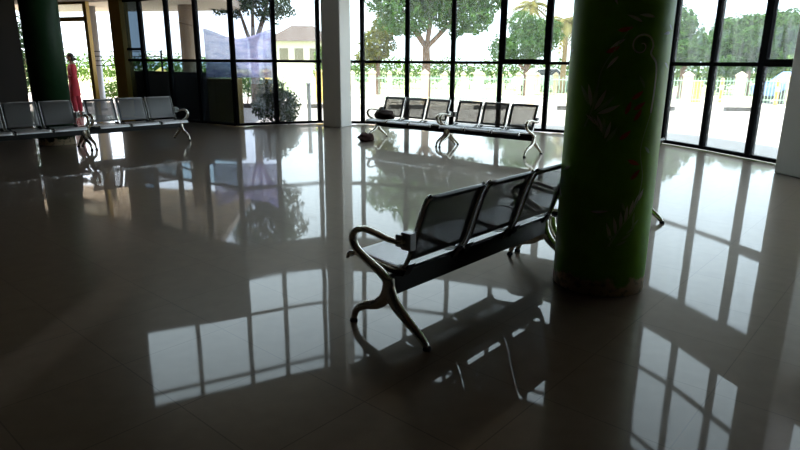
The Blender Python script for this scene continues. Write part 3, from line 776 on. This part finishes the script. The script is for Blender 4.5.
for z in (1.5, 1.65, 1.8, 1.95):
    bm = bmesh.new(); box(bm, (.02, -.012, z-.012), (2.28, .012, z+.012)); obj('rail', bm, M['frame'], t)
t = thing('bollard', 'grey metal bollard standing outside left of the pale square column', 'bollard', (-2.58, 17.3, Z0))
bm = bmesh.new(); lathe(bm, [(.10, 0), (.10, .03), (.055, .04), (.055, 1.05)], 18); obj('post', bm, M['metal_grey'], t)
bm = bmesh.new(); lathe(bm, [(.065, 1.05), (.065, 1.1), (.03, 1.13)], 18); obj('cap', bm, M['metal_grey'], t)
# banner hung between the mullions outside
bm = bmesh.new(); nx, nz = 24, 12; g = []
for j in range(nz+1):
    row = []
    for i in range(nx+1):
        s, v = i/nx, j/nz
        sag = .30*math.sin(PI*s)**1.5*(1-v)
        x = -5.12+1.78*s; y = 15.78+.0*s+.03*math.sin(9*s+3*v)
        y = 16.35+.03*math.sin(9*s+3*v)
        row.append(bm.verts.new((x, y, 2.36-1.22*v-sag*.8)))
    g.append(row)
for j in range(nz):
    for i in range(nx): bm.faces.new((g[j][i], g[j][i+1], g[j+1][i+1], g[j+1][i]))
o = obj('hanging_banner', bm, M['banner'], smooth=True)
sm = o.modifiers.new('thickness', 'SOLIDIFY'); sm.thickness = .004
tag(o, 'faded violet cloth banner sagging outside the left windows', 'banner')
bm = bmesh.new(); sweep(bm, [(-6.2, 16.95, 2.6), (-5.12, 16.36, 2.36)], .006, 6, None, 2); sweep(bm, [(-3.34, 16.36, 2.36), (-2.3, 16.1, 2.62)], .006, 6, None, 2)
obj('tie_cord', bm, M['frame'], o)

# house far left
h = thing('house', 'cream house with dark tiled roof beyond the fence on the left', 'house', (-8.2, 50, Z0))
bm = bmesh.new(); box(bm, (-2.2, 0, 0), (2.2, 5, 3.3)); obj('walls', bm, M['house'], h)
bm = bmesh.new(); a = [bm.verts.new(p) for p in ((-2.6, -.5, 3.25), (2.6, -.5, 3.25), (2.6, 5.5, 3.25), (-2.6, 5.5, 3.25))]; b = [bm.verts.new((-.9, 2.5, 4.55)), bm.verts.new((.9, 2.5, 4.55))]
bm.faces.new(a[::-1]); bm.faces.new((a[0], a[1], b[1], b[0])); bm.faces.new((a[1], a[2], b[1])); bm.faces.new((a[2], a[3], b[0], b[1])); bm.faces.new((a[3], a[0], b[0]))
obj('roof', bm, M['roof'], h)
for x in (-1.5, -.3, .9):
    bm = bmesh.new(); box(bm, (x, -.03, 1.8), (x+.7, .02, 2.7)); obj('window_opening', bm, M['shutter'], h)
# parked cars
def car(label, loc, rz, m):
    t = thing('parked_car', label, 'car', loc, rz, 'parked cars beyond the fence')
    prof = [(-1.95, .35), (-1.95, .75), (-1.6, .9), (-1.2, .95), (-.7, 1.4), (.6, 1.42), (1.15, .95), (1.75, .85), (1.95, .65), (1.95, .35)]
    bm = bmesh.new(); a = [bm.verts.new((x, -.8*(1 if z < 1 else .82), z)) for x, z in prof]; b = [bm.verts.new((x, .8*(1 if z < 1 else .82), z)) for x, z in prof]
    n = len(prof); bm.faces.new(a[::-1]); bm.faces.new(b)
    for i in range(n): bm.faces.new((a[i], a[(i+1) % n], b[(i+1) % n], b[i]))
    obj('car_body', bm, M[m], t, bevel=.06)
    for s in (-1, 1):
        bm = bmesh.new(); vs = [bm.verts.new((x, s*.775, z)) for x, z in ((-1.0, .98), (-.62, 1.33), (.52, 1.34), (.95, .98))]; 
        vs2 = [bm.verts.new((x, s*(.80 if z < 1 else .70), z)) for x, z in ((-1.0, .98), (-.62, 1.33), (.52, 1.34), (.95, .98))]
        bm.faces.new(vs); bm.faces.new(vs2[::-1])
        for i in range(4): bm.faces.new((vs[i], vs[(i+1) % 4], vs2[(i+1) % 4], vs2[i]))
        obj('side_window', bm, M['win_dark'], t)
        for x in (-1.2, 1.2):
            bm = bmesh.new(); bmesh.ops.create_cone(bm, cap_ends=True, segments=20, radius1=.32, radius2=.32, depth=.2, matrix=Matrix.Translation((x, s*.74, .32)) @ Matrix.Rotation(PI/2, 4, 'X'))
            obj('wheel', bm, M['tyre'], t)
car('white parked car in the distance left of the green column', (9.0, 39, Z0), .05, 'car_white')
for x, y, h, mm, lb in ((14.6, 28.2, 1.05, 'car_yellow', 'slim yellow marker post behind the fence in the middle right-hand pane'), (16.3, 26.8, 1.05, 'car_yellow', 'slim yellow marker post nearest the right grey column')):
    t = thing('marker_post', lb, 'post', (x, y, Z0))
    bm = bmesh.new(); lathe(bm, [(.09, 0), (.09, h), (.05, h+.05)], 16); obj('shaft', bm, M[mm], t)
    bm = bmesh.new(); lathe(bm, [(.094, h*.55), (.094, h*.75)], 16); obj('band', bm, M['post'], t)
t = thing('barrel', 'small orange-yellow drum behind the fence in the first right-hand pane', 'barrel', (13.46, 28.4, Z0))
bm = bmesh.new(); lathe(bm, [(.29, 0), (.31, .02), (.30, .3), (.315, .32), (.30, .34), (.30, .6), (.315, .62), (.30, .64), (.31, .93), (.29, .95)], 28); obj('drum', bm, M['car_yellow'], t)
bm = bmesh.new(); lathe(bm, [(.27, .95), (.27, .96), (.05, .962)], 24); obj('lid', bm, M['metal_grey'], t)
car('blue parked car seen through the rightmost pane', (18.2, 28.0, Z0), -.05, 'car_blue')

# ------------------------------------------------------------------ light
sun = bpy.data.lights.new('sun', 'SUN'); so = bpy.data.objects.new('sun', sun); link(so)
sun.energy = 13; sun.angle = math.radians(.6); sun.color = (1, .93, .82)
so.rotation_euler = (math.radians(22), 0, math.radians(-38))
w = bpy.data.worlds.new('sky'); scn.world = w; w.use_nodes = True
N, L = w.node_tree.nodes, w.node_tree.links
bg = N['Background']; bg.inputs['Strength'].default_value = 3.4; bg.inputs['Color'].default_value = (.80, .89, 1.0, 1)

scn.view_settings.view_transform = 'Standard'; scn.view_settings.look = 'None'
scn.view_settings.gamma = 1; scn.view_settings.use_curve_mapping = False
scn.view_settings.exposure = 0.4
cy = scn.cycles
cy.max_bounces = 8; cy.diffuse_bounces = 4; cy.glossy_bounces = 5; cy.transparent_max_bounces = 32
cy.caustics_reflective = False; cy.caustics_refractive = False
cy.sample_clamp_indirect = 6
